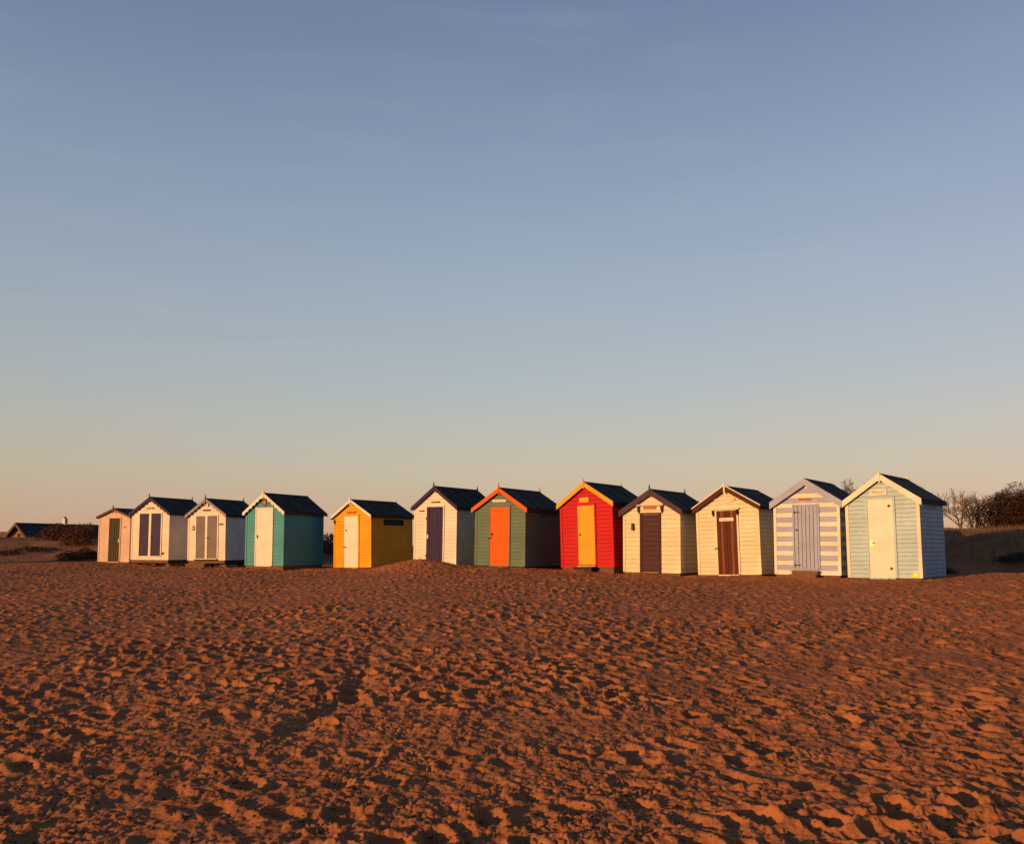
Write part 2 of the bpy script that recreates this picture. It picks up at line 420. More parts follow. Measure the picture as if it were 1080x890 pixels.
def siding_front(b, W, zb, He, Hr, hb, relief, mats=(0,), jit=0.0, gap=0.):
    """lap boards across the gable front, clipped by the roof slope"""
    z = zb; k = 0; s = (Hr-He)/(W/2)
    while z < Hr - .06:
        z1 = min(z+hb-gap, Hr-.03)
        j = random.uniform(-jit, jit)
        x0 = W/2 if z <= He else (Hr-z)/s
        x1 = W/2 if z1 <= He else (Hr-z1)/s
        ya, yb = -relief + j, -max(.003, relief*(.55 if gap else .2))
        mi = mats[k % len(mats)]
        p = [(-x0,ya,z),(x0,ya,z),(x1,yb,z1),(-x1,yb,z1)]
        if z < He < z1:
            t = (He-z)/(z1-z); ym = ya+(yb-ya)*t
            b.poly([(-x0,ya,z),(x0,ya,z),(x0,ym,He),(x1,yb,z1),(-x1,yb,z1),(-x0,ym,He)], mi)
        else: b.poly(p, mi)
        b.poly([(-x0,0,z),(x0,0,z),(x0,ya,z),(-x0,ya,z)], mi)
        b.poly([(-x1,yb,z1),(x1,yb,z1),(x1,0,z1),(-x1,0,z1)], mi)
        z = z1+gap; k += 1
def siding_side(b, W, D, zb, He, hb, relief, mats=(0,), gap=0.):
    for sx in (-1, 1):
        z = zb; k = 0
        while z < He - .01:
            z1 = min(z+hb-gap, He); xa = sx*(W/2+relief); xb = sx*(W/2+max(.003, relief*(.55 if gap else .2))); mi = mats[k % len(mats)]
            q = [(xa,.0,z),(xa,D,z),(xb,D,z1),(xb,.0,z1)]; u = [(sx*W/2,0,z),(sx*W/2,D,z),(xa,D,z),(xa,0,z)]
            if sx < 0: q.reverse(); u.reverse()
            b.poly(q, mi); b.poly(u, mi); b.poly([(xb,0,z1),(xb,D,z1),(sx*W/2,D,z1),(sx*W/2,0,z1)], mi); z = z1+gap; k += 1

def bargeboard(side, W, He, Hr, o, bh, y0, y1, scallop):
    s = (Hr-He)/(W/2); xe = W/2+o; top = lambda x: Hr+.058 - s*x
    c = bh*math.sqrt(1+s*s)
    up = [(0.0, top(0)), (xe, top(xe))]
    n = 56 if scallop else 1
    low = []
    for i in range(n+1):
        x = xe*(1-i/n)
        if scallop:
            ph = (i/n)*6.0
            dd = c*(.62+.38*abs(math.sin(math.pi*ph)))
        else: dd = c
        low.append((x, top(x)-dd))
    pts = up + low
    pts = [(side*p[0] + side*.001, p[1]) for p in pts]
    return MB().prism(pts, 'y', y0, y1)

def lettering(n, x0, x1, z, h, y, seed):
    """small brush-painted characters, too worn and small to read"""
    rr = random.Random(seed); b = MB(); w = (x1-x0)/n
    for i in range(n):
        a = x0+i*w; c = w*.66; t = w*.2
        kind = rr.randrange(5)
        b.box(a, a+t, y-.003, y, z, z+h)
        if kind in (0,2,3): b.box(a+t, a+c, y-.003, y, z+h-t*.8, z+h)
        if kind in (1,2,4): b.box(a+t, a+c, y-.003, y, z, z+t*.8)
        if kind in (0,3,4): b.box(a+t, a+c*.9, y-.003, y, z+h*.45, z+h*.45+t*.8)
        if kind in (2,3): b.box(a+c-t, a+c, y-.0032, y, z+t*.8, z+h*.45)
    return b

def text_mesh(txt, size, mat, parent, loc, width):
    cu = bpy.data.curves.new('lettering', 'FONT'); cu.body = txt; cu.size = size; cu.align_x = 'CENTER'; cu.align_y = 'CENTER'; cu.extrude = .002
    t = bpy.data.objects.new('lettering', cu); COL.objects.link(t)
    bpy.context.view_layer.update()
    me = bpy.data.meshes.new_from_object(t.evaluated_get(bpy.context.evaluated_depsgraph_get()))
    bpy.data.objects.remove(t)
    xs = [v.co.x for v in me.vertices]; k = width/(max(xs)-min(xs))
    for v in me.vertices: v.co.x *= k
    me.materials.clear(); me.materials.append(mat)
    o = bpy.data.objects.new('lettering', me); COL.objects.link(o); o.parent = parent
    o.location = loc; o.rotation_euler = (R(90), 0, 0)
    return o

GAPS = {}
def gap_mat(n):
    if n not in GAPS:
        c = PAINTC[n]; GAPS[n] = plain('board_gap_shade', tuple(.22*v+.02 for v in c), .9)  # darkened wall paint, stands in for the shadow lines between boards
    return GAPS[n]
HUTG = 'painted wooden beach huts standing in a row at the back of the beach'
def make_hut(n, label, wall, roof=None, trim='white', door='white', hb=.13, relief=.016, stripes=None, barge_h=.13, scallop=False,
             df=(.3,.69), dtop=0., dbot=.0, double=None, planks=None, finial=True, base='timber', o=.09, corner=None, frame=None,
             doorpanel=False, rear_finial=True, finial_mat=None, thick_front=.10, gap=.010, fin_h=.16):
    X, Y, Z, th, ro, W, D, He, Hr, lift = FIT[n]
    gzv = Z + CAMZ - lift
    root = empty('beach_hut', (X, Y, gzv), (0, R(ro), R(-th)))
    tag(root, label, 'beach hut', HUTG)
    zb = lift; He += lift; Hr += lift
    s = (Hr-He)/(W/2)
    # walls: a solid pentagonal body clad in lap boards
    b = MB()
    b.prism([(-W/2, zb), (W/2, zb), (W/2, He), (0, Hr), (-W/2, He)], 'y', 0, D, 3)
    siding_front(b, W, zb, He, Hr, hb, relief, (0, 1) if stripes else (0,), gap=gap)
    siding_side(b, W, D, zb, He, hb, relief, (0, 2) if stripes else (0,), gap=gap)
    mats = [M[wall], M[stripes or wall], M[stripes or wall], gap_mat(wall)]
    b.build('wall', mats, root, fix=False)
    ct = MB(); cm = M[corner or wall]
    for sx in (-1, 1):
        a, c = sorted((sx*(W/2-.055), sx*(W/2+relief+.010)))
        MB().box(a, c, -relief-.012, .05, zb+.004, He-.01).build('corner_trim', cm, root)
    # roof: two felted slopes with drip edges and battens
    b = MB(); y0, y1 = -thick_front, D+.10; xe = W/2+o
    for sx in (-1, 1):
        b.prism([(sx*.0, Hr+.012), (sx*xe, Hr+.012-s*xe), (sx*xe, Hr+.055-s*xe), (sx*.0, Hr+.055)], 'y', y0, y1)
    rf = b.build('roof', M['felt'], root)
    b = MB()
    b.prism([(-.09, Hr+.058-s*.09), (0, Hr+.058), (.09, Hr+.058-s*.09), (.09, Hr+.068-s*.09), (0, Hr+.070), (-.09, Hr+.068-s*.09)], 'y', y0+.01, y1-.004)
    b.build('ridge_cap', M['felt'], rf)
    nb = 5 if roof == 'battens' else 3
    for k in range(1, nb):
        yk = y0 + (y1-y0)*k/nb; bb = MB(); hh = .018 if roof == 'battens' else .012
        for sx in (-1, 1):
            bb.prism([(sx*.10, Hr+.056-s*.10), (sx*xe*.995, Hr+.056-s*xe*.995), (sx*xe*.995, Hr+.056+hh-s*xe*.995), (sx*.10, Hr+.056+hh-s*.10)], 'y', yk-.02, yk+.02)
        bb.build('batten' if roof == 'battens' else 'felt_lap', M['felt'], rf)
    # eaves fascia along both sides
    for sx in (-1, 1):
        a, c = sorted((sx*(xe-.028), sx*(xe-.004)))
        MB().box(a, c, y0+.01, y1-.01, Hr-s*xe-.055, Hr-s*xe+.008).build('fascia', M['darktimber'] if trim not in ('teal',) else M[trim], root)
    for sd in (-1, 1):
        bargeboard(sd, W, He, Hr, o+.012, barge_h, y0-.028, y0-.002, scallop).build('bargeboard', M[trim], root)
        bargeboard(sd, W, He, Hr, o+.012, barge_h*.8, y1+.002, y1+.028, False).build('bargeboard', M[trim], root)
    if finial:
        fm = M[finial_mat or trim]
        for yy in ([y0-.036, y1+.014] if rear_finial else [y0-.036]):
            f = MB(); h = Hr+.05
            f.box(-.022, .022, yy-.008, yy+.026, h-.22, h+.06)
            f.prism([(-.030, h+.06), (.030, h+.06), (.012, h+.06+(fin_h-.06)*.35), (.004, h+fin_h), (-.004, h+fin_h), (-.012, h+.06+(fin_h-.06)*.35)], 'y', yy-.004, yy+.022)
            f.build('finial', fm, root)
    # door and frame
    x0 = -W/2 + df[0]*W; x1 = -W/2 + df[1]*W; zt = He+dtop; z0 = zb+dbot
    yf = -relief-.016
    fr = MB(); fw = .05
    fr.box(x0-fw, x0, yf-.012, .004, z0, zt+fw); fr.box(x1, x1+fw, yf-.012, .004, z0, zt+fw)
    fr.box(x0, x1, yf-.012, .004, zt, zt+fw); fr.box(x0, x1, yf-.03, .004, z0-.03, z0)
    if double: fr.box(double[0], double[1], yf-.014, .004, z0, zt)
    fr.build('door_frame', M[frame or wall], root)
    doors = []
    spans = [(x0, x1)] if not double else [(x0, double[0]), (double[1], x1)]
    for (a, c) in spans:
        d = MB(); a += .006; c -= .006; bz = z0+.008; tz = zt-.008
        if planks == 'v':
            k = 6 if not double else 4; w = (c-a)/k
            for i in range(k): d.box(a+i*w+.008, a+(i+1)*w-.008, yf+random.uniform(-.006,.004), .002, bz, tz, 2 if i % 3 == 1 else 0)
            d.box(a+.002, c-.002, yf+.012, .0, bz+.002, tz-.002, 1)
        elif planks == 'h':
            k = 12; h = (tz-bz)/k
            for i in range(k): d.box(a+.04, c-.04, yf-.004, .002, bz+i*h+.014, bz+(i+1)*h-.014)
            d.box(a, a+.04, yf-.008, .003, bz, tz); d.box(c-.04, c, yf-.008, .003, bz, tz)
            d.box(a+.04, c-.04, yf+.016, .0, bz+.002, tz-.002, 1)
        else:
            d.box(a, c, yf, .002, bz, tz)
            if doorpanel:
                for (za, zc) in ((bz+.12, bz+.82), (bz+.95, tz-.12)):
                    d.box(a+.09, c-.09, yf-.004, yf+.001, za, zc)
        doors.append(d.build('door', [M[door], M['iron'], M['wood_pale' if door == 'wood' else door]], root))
    H = dict(root=root, W=W, D=D, He=He, Hr=Hr, zb=zb, yf=yf, relief=relief, doors=doors, x0=x0, x1=x1, z0=z0, zt=zt, s=s, y0=y0,
             fx=lambda f: -W/2+f*W)
    # footing
    if base == 'skids':
        for sx in (-1, 0, 1):
            a = sx*(W/2-.10)
            MB().box(a-.05, a+.05, .06, D-.02, .10, zb-.002).build('skid', M['darktimber'], root)
        MB().box(-W/2+.03, W/2-.03, .012, .058, zb-.13, zb-.003).build('beam', M['timber'], root)
        for sx in (-1, 1):
            for yy in (.12, D*.5, D-.25):
                a, c = sorted((sx*(W/2-.02), sx*(W/2-.26)))
                MB().box(a, c, yy, yy+.22, -.12, .097).build('footing_block', M['timber'], root)
    else:
        MB().box(-W/2+.015, W/2-.015, .015, D-.015, -.25, zb-.002).build('plinth', M[base], root)
    return H

def add_sign(H, f0, f1, z, h, mat, lets=0, lmat='letter', seed=1, rounded=False, text=None, y=None, parent=None):
    yy = (-H['relief']-.010) if y is None else y
    x0, x1 = H['fx'](f0), H['fx'](f1)
    if mat:
        b = MB()
        if rounded:
            pts = [(x0+.03, z), (x1-.03, z), (x1, z+h*.3), (x1, z+h*.7), (x1-.03, z+h), (x0+.03, z+h), (x0, z+h*.7), (x0, z+h*.3)]
        else: pts = [(x0, z), (x1, z), (x1, z+h), (x0, z+h)]
        b.prism(pts, 'y', yy-.02, yy+.01)
        sg = b.build('sign', M[mat], parent or H['root'])
    else: sg = None
    if text: text_mesh(text, h*.70, M[lmat], sg, ((x0+x1)/2, yy-.022, z+h/2), (x1-x0)*.78)
    elif lets:
        m = .1 if mat else 0
        hh = h*.6 if mat else h
        lb = lettering(lets, x0+(x1-x0)*m, x1-(x1-x0)*m*.6, z+(h-hh)/2, hh, yy-.0205 if mat else yy-.004, seed)
        lb.build('lettering', M[lmat], sg or H['root'])
    return sg
def plaque(H, f, z, w, h, mat, name='plaque'):
    x = H['fx'](f); yy = -H['relief']-.006
    b = MB().box(x-w/2, x+w/2, yy-.014, yy+.01, z-h/2, z+h/2)
    return b.build(name, M[mat], H['root'])
def oval(H, f, z, rx, rz, mat, ring=None, name='plaque'):
    x = H['fx'](f); yy = -H['relief']-.006
    pts = [(x+rx*math.cos(t*math.pi/12), z+rz*math.sin(t*math.pi/12)) for t in range(24)]
    o = MB().prism(pts, 'y', yy-.016, yy+.01).build(name, M[mat], H['root'])
    if ring:
        pts = [(x+rx*.55*math.cos(t*math.pi/12), z+rz*.55*math.sin(t*math.pi/12)) for t in range(24)]
        MB().prism(pts, 'y', yy-.020, yy-.0165).build('emblem', M[ring], o)
    return o
def handle(H, x, z, mat, door=0, kind='lever'):
    y = H['yf']
    b = MB()
    if kind == 'knob':
        b.tube((x,y-.045,z), (x,y,z), .028, .02, 8)
    elif kind == 'bolt':
        b.box(x-.06, x+.05, y-.022, y-.001, z-.018, z+.018)
        b.tube((x-.09,y-.03,z), (x+.07,y-.03,z), .010, .010, 6)
    else:
        b.box(x-.022, x+.022, y-.012, y-.001, z-.075, z+.075)
        b.tube((x,y-.05,z+.02), (x,y-.002,z+.02), .012, .012, 6)
        b.tube((x,y-.05,z+.02), (x+.09,y-.05,z+.02), .011, .010, 6)
    return b.build('handle', M[mat], H['doors'][door])
def hinges(H, x, zs, mat, L=.16, door=0):
    for z in zs:
        b = MB(); b.box(x-.035, x+L, H['yf']-.016, H['yf']-.001, z-.016, z+.016); b.tube((x-.012, H['yf']-.018, z-.04), (x-.012, H['yf']-.018, z+.04), .012, .012, 6)
        b.build('hinge', M[mat], H['doors'][door])
def vent(H, a, c, z0, z1, mat='darktimber', slats=3, frame=None):
    x = H['W']/2 + H['relief']; D = H['D']
    b = MB().box(x-.012, x+.006, a*D, c*D, z0, z1)
    v = b.build('vent', M['iron'], H['root'])
    f = MB(); t = .022
    f.box(x-.004, x+.020, a*D-t, c*D+t, z1, z1+t); f.box(x-.004, x+.020, a*D-t, c*D+t, z0-t, z0)
    f.box(x-.004, x+.020, a*D-t, a*D, z0, z1); f.box(x-.004, x+.020, c*D, c*D+t, z0, z1)
    f.build('vent_frame', M[frame or mat], v)
    for k in range(slats):
        zz = z0+(z1-z0)*(k+.5)/slats
        MB().prism([(x+.004, zz+.012), (x+.016, zz-.010), (x+.020, zz-.006), (x+.008, zz+.016)], 'y', a*D, c*D).build('slat', M[mat], v)
    return v
def step(H, f0, f1, h, depth, mat, n=1):
    b = MB(); x0, x1 = H['fx'](f0), H['fx'](f1)
    for k in range(n):
        hh = h*(k+1)/n; d0 = depth*(n-k)/n
        b.box(x0, x1, -.035-d0, -.035-(d0-depth/n), hh-.045, hh)
        b.box(x0+.02, x0+.07, -.035-d0+.02, -.035-.0, -.2, hh-.046); b.box(x1-.07, x1-.02, -.035-d0+.02, -.035-.0, -.2, hh-.046)
        b.box(x0+.02, x1-.02, -.035-d0+.012, -.035-d0+.034, -.2, hh-.047)
    return b.build('step', M[mat], H['root'])
def hood(H, f0, f1, z, depth, mat, bracket_h=.24, bmat=None):
    x0, x1 = H['fx'](f0), H['fx'](f1); y = -H['relief']-.03
    h = MB().prism([(.0, z+.03), (-depth, z), (-depth, z+.03), (.0, z+.06)], 'x', x0, x1).build('hood', M[mat], H['root'])
    for x in (x0+.06, x1-.06):
        b = MB(); b.box(x-.018, x+.018, -H['relief']-.045, -H['relief']-.004, z-bracket_h, z+.028)
        n = 7; pts = []
        for i in range(n+1):
            t = i/n*math.pi/2
            pts.append((-H['relief']-.045-(depth*.75)*math.sin(t), z+.0-(bracket_h*.8)*(math.cos(t))))
        for p, q in zip(pts, pts[1:]): b.tube((x, p[0], p[1]), (x, q[0], q[1]), .016, .016, 5)
        b.build('bracket', M[bmat or mat], H['root'])
    return h

# 1 - low peach hut
H = make_hut(1, 'low peach hut with brown edged shallow roof and dark olive door, farthest along the row', 'peach', trim='browntrim', door='olive_door', hb=.11, relief=.006,
             barge_h=.09, df=(.34,.69), dtop=-.06, base='timber', planks='v', rear_finial=False, gap=0)
handle(H, H['x1']-.06, 1.0, 'steel'); plaque(H, .83, 1.62, .14, .05, 'redsign')
# 2 - white, plum scalloped trim, twin dark panels
H = make_hut(2, 'white hut on timber skids with dark plum scalloped bargeboards and two tall dark door panels', 'white', trim='navy', door='mauve_dark', hb=.14, relief=.004,
             barge_h=0.13, scallop=True, df=(.215,.79), dtop=-.02, dbot=.17, double=(-.06,.06), base='skids', frame='white2', gap=0)
add_sign(H, .39, .62, H['He']+.17, .085, None, lets=5, seed=4, lmat='letter')
plaque(H, .85, H['zb']+.29, .15, .09, 'brownsign')
handle(H, H['doors'] and .10, H['zb']+1.0, 'iron', 1, 'knob')
# 3 - white, grey scalloped trim, taupe doors
H = make_hut(3, 'white hut on timber skids with grey scalloped bargeboards and taupe double doors', 'white', trim='greytrim', door='taupe', hb=.14, relief=.004,
             barge_h=0.125, scallop=True, df=(.225,.79), dtop=-.05, dbot=.07, double=(-.055,.055), base='skids', frame='white2', finial_mat='iron', gap=0)
add_sign(H, .405, .60, H['He']+.16, .065, 'brownsign', lets=6, lmat='letter', seed=8)
plaque(H, .89, H['zb']+1.52, .19, .065, 'brownsign'); oval(H, .145, H['zb']+1.38, .075, .10, 'brownsign', 'white')
handle(H, .085, H['zb']+.95, 'iron', 1, 'bolt')
MB().box(H['fx'](.22), H['fx'](.80), -.10, -.034, H['zb']+.0, H['zb']+.045).build('threshold', M['darktimber'], H['root'])
MB().box(-.03, .03, -H['y0']*0-.15, -.11, H['Hr']-.28, H['Hr']-.17).build('pendant', M['greytrim'], H['root'])
step(H, .10, .62, .16, .35, 'timber')
vent(H, .80, .93, H['He']-.30, H['He']-.16)
# 4 - teal
H = make_hut(4, 'teal weatherboarded hut with white door, white scalloped bargeboards and a round red plaque', 'teal', trim='white2', door='white2', hb=.135, relief=.012,
             barge_h=0.13, scallop=True, df=(.285,.70), dtop=.12, base='timber', frame='white', finial_mat='white2', gap=0.008)
oval(H, .49, H['He']+.36, .105, .145, 'plaque_red', 'plaque_pale')
MB().box(H['fx'](.585)-.012, H['fx'](.585)+.012, -.035, -.006, H['He']+.24, H['He']+.50).build('batten', M['greytrim'], H['root'])  # plain thin upright strip beside the oval plaque
handle(H, H['x0']+.07, H['zb']+1.12, 'iron')
# 5 - yellow
H = make_hut(5, 'bright yellow boarded hut with white bargeboards, white door and a long dark side vent', 'yellow', trim='white2', door='white2', hb=.12, relief=.007,
             barge_h=0.09, df=(.285,.665), dtop=.0, base='timber', frame='yellow', gap=0.008, fin_h=0.13)
add_sign(H, .36, .59, H['He']+.10, .085, 'orangesign', lets=7, lmat='redsign', seed=12)
handle(H, H['x0']+.05, H['zb']+.80, 'iron', kind='bolt'); handle(H, H['x0']+.14, H['zb']+1.45, 'iron', kind='knob')
vent(H, .30, .76, H['He']-.36, H['He']-.17, slats=2)
# 6 - white with purple
H = make_hut(6, 'white hut with purple door and bargeboards half behind a drift of sand', 'white', trim='purple', door='purple', hb=.13, relief=.006, roof='battens',
             barge_h=0.11, df=(.305,.695), dtop=.0, base='timber', frame='white', planks='v', gap=0.007)
add_sign(H, .41, .61, H['He']+.14, .055, 'brownsign', lets=8, lmat='faintletter', seed=16)
add_sign(H, .12, .235, H['He']-.17, .05, 'brownsign', lets=4, lmat='faintletter', seed=17)
hinges(H, H['x0']+.0, (H['zt']-.42, H['z0']+.32), 'iron', .12); handle(H, H['x0']+.05, H['z0']+1.0, 'white2', kind='lever')
vent(H, .45, .70, H['He']-.30, H['He']-.11)
# 7 - dark green with orange
H = make_hut(7, 'dark green weatherboarded hut with bright orange door and bargeboards', 'green', trim='orange', door='orange', hb=.12, relief=.016,
             barge_h=0.13, df=(.305,.69), dtop=.03, base='darktimber', frame='green', o=.12)
add_sign(H, .345, .63, H['He']+.19, .085, 'white2', lets=8, lmat='faintletter', seed=20, rounded=True)
handle(H, H['x0']+.07, H['zb']+1.05, 'iron'); handle(H, H['x0']+.0, H['zb']+.92, 'iron', kind='bolt')
vent(H, .38, .66, H['He']-.28, H['He']-.16, mat='green')
# 8 - red with amber
H = make_hut(8, 'leaning red weatherboarded hut with amber yellow door and bargeboards', 'red', trim='amber', door='amber', hb=.13, relief=.018,
             barge_h=0.14, df=(.335,.665), dtop=-.08, dbot=.08, base='timber', frame='red', gap=0.014, fin_h=0.12)
add_sign(H, .385, .57, H['He']+.02, .165, 'amber', lets=0)
handle(H, H['x0']+.10, H['zb']+1.08, 'iron', kind='knob'); step(H, .32, .68, .15, .3, 'darktimber')
MB().box(H['x0']-.02, H['x1']+.02, -.10, -.036, H['z0']-.065, H['z0']-.032).build('threshold', M['white2'], H['root'])
# 9 - cream with plum
H = make_hut(9, 'cream hut with plum bargeboards, slatted plum door and an orange sign under a shelf hood', 'cream', trim='plum', door='plumdoor', hb=.14, relief=.014,
             barge_h=0.165, df=(.325,.65), dtop=-.14, base='timber', frame='plumdoor', planks='h', o=.12)
hood(H, .25, .73, H['He']+.13, .10, 'cream', .24, 'browntrim')
add_sign(H, .365, .59, H['He']+.02, .085, 'orangesign', lets=8, lmat='redsign', seed=24)
lamp = MB(); lx = H['fx'](.165)
lamp.box(lx-.03, lx+.03, -.06, -.01, H['zb']+1.44, H['zb']+1.56); lamp.box(lx-.012, lx+.05, -.11, -.06, H['zb']+1.33, H['zb']+1.50)
lamp.tube((lx+.02,-.085,H['zb']+1.50), (lx+.02,-.085,H['zb']+1.56), .04, .012, 8); lamp.build('wall_lamp', M['browntrim'], H['root'])
handle(H, H['x0']+.16, H['zb']+1.0, 'iron', kind='bolt')
vent(H, .48, .74, H['He']-.28, H['He']-.11)
# 10 - cream with brown door
H = make_hut(10, 'leaning cream hut with brown stained plank door and white edged brown bargeboards', 'cream', trim='brownbarge', door='wood', hb=.125, relief=.016,
             barge_h=0.13, df=(.335,.66), dtop=-.10, base='timber', frame='cream', planks='v', finial_mat='white2', fin_h=0.12)
hood(H, .255, .71, H['He']-.08, .09, 'cream', .18, 'brownbarge')
add_sign(H, .385, .615, H['He']-.42, .10, 'white2', lets=7, lmat='faintletter', seed=28, y=H['yf']-.012)
arc = MB(); n = 18; px = H['fx'](.475)
for k in range(n):
    t0, t1 = math.pi*k/n, math.pi*(k+1)/n
    arc.tube((px-.34*math.cos(t0), -.03, H['He']+.25-.12*math.sin(t0)), (px-.34*math.cos(t1), -.03, H['He']+.25-.12*math.sin(t1)), .012, .012, 5)
    arc.tube((px-.30*math.cos(t0), -.03, H['He']+.27+.10*math.sin(t0)), (px-.30*math.cos(t1), -.03, H['He']+.27+.10*math.sin(t1)), .012, .012, 5)
arc.box(px-.36, px+.36, -.05, -.01, H['He']+.25, H['He']+.275)
arc.build('moulding', M['cream'], H['root'])
for sx in (-1, 1):     # pale capping along the top edge of the brown bargeboards
    W_, He_, Hr_, s_ = H['W'], H['He'], H['Hr'], H['s']; xe = W_/2+.115
    MB().prism([(sx*.002, Hr_+.060), (sx*xe, Hr_+.060-s_*xe), (sx*xe, Hr_+.092-s_*xe), (sx*.002, Hr_+.092)], 'y', H['y0']-.045, H['y0']+.03).build('capping', M['white2'], H['root'])
handle(H, H['x0']-.02, H['zb']+.80, 'iron', kind='bolt'); handle(H, H['x0']+.09, H['zb']+1.48, 'iron', kind='knob')
vent(H, .50, .76, H['He']-.30, H['He']-.14)
# 11 - striped
H = make_hut(11, 'white and lavender striped hut with lavender plank door above a timber step', 'white', trim='lav', door='lav', hb=.136, relief=.012, stripes='lav',
             barge_h=.17, df=(.315,.675), dtop=-.13, dbot=.17, base='timber', frame='lav', planks='v', finial=False, corner='white2', gap=0.008)
add_sign(H, .385, .58, H['He']+.03, .065, 'orangesign', lets=8, lmat='brownsign', seed=32)
hinges(H, H['x0']+.02, (H['zt']-.18, H['z0']+.10), 'iron', .14); handle(H, H['x0']+.07, H['z0']+1.1, 'iron', kind='knob')
step(H, .28, .69, .19, .30, 'timber', 2)
# 12 - pale blue
H = make_hut(12, 'pale blue weatherboarded hut with white door and bargeboards, nearest and largest of the row', 'blue', trim='white2', door='white2', hb=.115, relief=.018,
             barge_h=0.14, df=(.305,.66), dtop=.03, base='timber', frame='blue', corner='white', planks=None, fin_h=0.09)
add_sign(H, .35, .585, H['He']+.13, .165, 'white2', lmat='letter2', text='SHELLEY')
handle(H, H['x0']+.07, H['zb']+.92, 'brass'); hinges(H, H['x1']-.10, (H['zt']-.2, H['z0']+.25), 'darktimber', .045)
vent(H, .26, .66, H['He']-.22, H['He']-.06, mat='blue')
x = H['fx'](.93)
MB().prism([(x-.12, H['zb']+.03), (x+.075, H['zb']+.03), (x+.075, H['zb']+.10), (x+.02, H['zb']+.16), (x-.05, H['zb']+.11), (x-.12, H['zb']+.10)], 'y', -.045, -.012).build('plaque', M['glint_plate'], H['root'])  # reflective plate, its sun glint put into the bright yellow colour

# ------------------------------------------------------------------ vegetation
def branch(segs, p, d, L, r, depth, maxd, rr, spread=.55, up=.12, kids=(2,3)):
    n = 3 if depth < 2 else 2
    q = p.copy()
    for i in range(n):
        d = (d + Vector((rr.gauss(0,.13), rr.gauss(0,.13), rr.gauss(0,.08)+up*.3))).normalized()
        e = q + d*(L/n); r1 = r*(1-.22*(i+1)/n)
        segs.append((depth, q.copy(), e.copy(), r*(1-.22*i/n), r1)); q = e
        if depth < maxd and i < n-1 and rr.random() < .75:
            a = Vector((rr.gauss(0,1), rr.gauss(0,1), rr.gauss(0,.5))).normalized()
            branch(segs, q, (d+a*spread*1.2).normalized(), L*rr.uniform(.5,.75), r1*.55, depth+1, maxd, rr, spread, up, kids)
    if depth < maxd:
        for k in range(rr.randint(*kids)):
            a = Vector((rr.gauss(0,1), rr.gauss(0,1), rr.gauss(0,.6))).normalized()
            branch(segs, q, (d+a*spread).normalized(), L*rr.uniform(.6,.85), r*.62, depth+1, maxd, rr, spread, up, kids)
def bare_tree(px, Y, h, seed, label, stems=3, spread=.6, r=.05, maxd=4):
    X = (px-540)/890*Y
    root = empty('bare_tree', (X, Y, dz(X, Y)-.1)); tag(root, label, 'tree', 'leafless winter trees on the dune')
    rr = random.Random(seed); segs = []
    for k in range(stems):
        d = Vector((rr.gauss(0,.28), rr.gauss(0,.28), 1)).normalized()
        branch(segs, Vector((rr.gauss(0,.15), rr.gauss(0,.15), 0)), d, h*.36, r*rr.uniform(.7,1.1), 0, maxd, rr, spread)
    zmax = max(s[2].z for s in segs); k = h/zmax
    t = MB(); c = MB()
    for dp, a, e, r0, r1 in segs:
        (t if dp < 2 else c).tube(a*k, e*k, max(r0, .007), max(r1, .0055), 5 if dp < 2 else 3, cap=False)
    t.build('trunk', M['bark'], root, fix=False); c.build('crown', M['twig'], root, fix=False)
    return root
def shrub(name, px, Y, w, h, seed, label, cat, leaf, group=None, n=2600, size=.05, z=None, dep=None, stems=14, X=None, lumps=9):
    X = (px-540)/890*Y if X is None else X
    zz = (dz(X, Y) if z is None else z) - .05
    root = empty(name, (X, Y, zz)); tag(root, label, cat, group)
    rr = random.Random(seed); dep = dep or w*.7
    cl = []
    for k in range(lumps):
        a = rr.random()*6.28; q = rr.random()**.6
        cx, cy = q*w*.42*math.cos(a), q*dep*.42*math.sin(a)
        hh = h*(1-.55*q*q)*rr.uniform(.72, 1.0)
        cl.append((cx, cy, hh, rr.uniform(.2,.34)*w))
    b = MB(); st = MB()
    for i in range(n):
        cx, cy, hh, cr = rr.choice(cl)
        t = rr.random()**.85
        z_ = hh*t; rad = cr*math.sqrt(max(.05, 1-(2*t-1.0)**2 if t > .5 else 1.0))*rr.uniform(.3,1.08)
        a = rr.random()*6.28
        p = Vector((cx+rad*math.cos(a), cy+rad*math.sin(a), max(.01, z_+rr.gauss(0,.03*h))))
        s = size*rr.uniform(.5,1.4)
        u = Vector((rr.gauss(0,1), rr.gauss(0,1), rr.gauss(0,.8))).normalized(); v = u.orthogonal().normalized()
        b.poly([p-u*s, p+v*s*.45, p+u*s, p-v*s*.45])
    for k in range(stems):
        cx, cy, hh, cr = rr.choice(cl)
        segs = []
        branch(segs, Vector((cx*.5, cy*.5, 0)), Vector((cx*.5+rr.gauss(0,.2), cy*.5+rr.gauss(0,.2), h*.9)).normalized(), hh*.5, .016, 0, 2, rr, .5)
        for dp, a, e, r0, r1 in segs:
            a = a.copy(); e = e.copy(); a.z = min(a.z, h*1.12); e.z = min(e.z, h*1.12)
            st.tube(a, e, max(r0,.006), max(r1,.005), 3, cap=False)
    if name in ('low_scrub', 'grass_clump'):
        k0 = len(b.v); b.v += st.v; b.f += [tuple(i+k0 for i in f) for f in st.f]; b.m += [1]*len(st.f)
        b.build('foliage', [M[leaf], M['twig']], root, fix=False); return root
    b.build('foliage', M[leaf], root, fix=False); st.build('stems', M['twig'], root, fix=False)
    return root
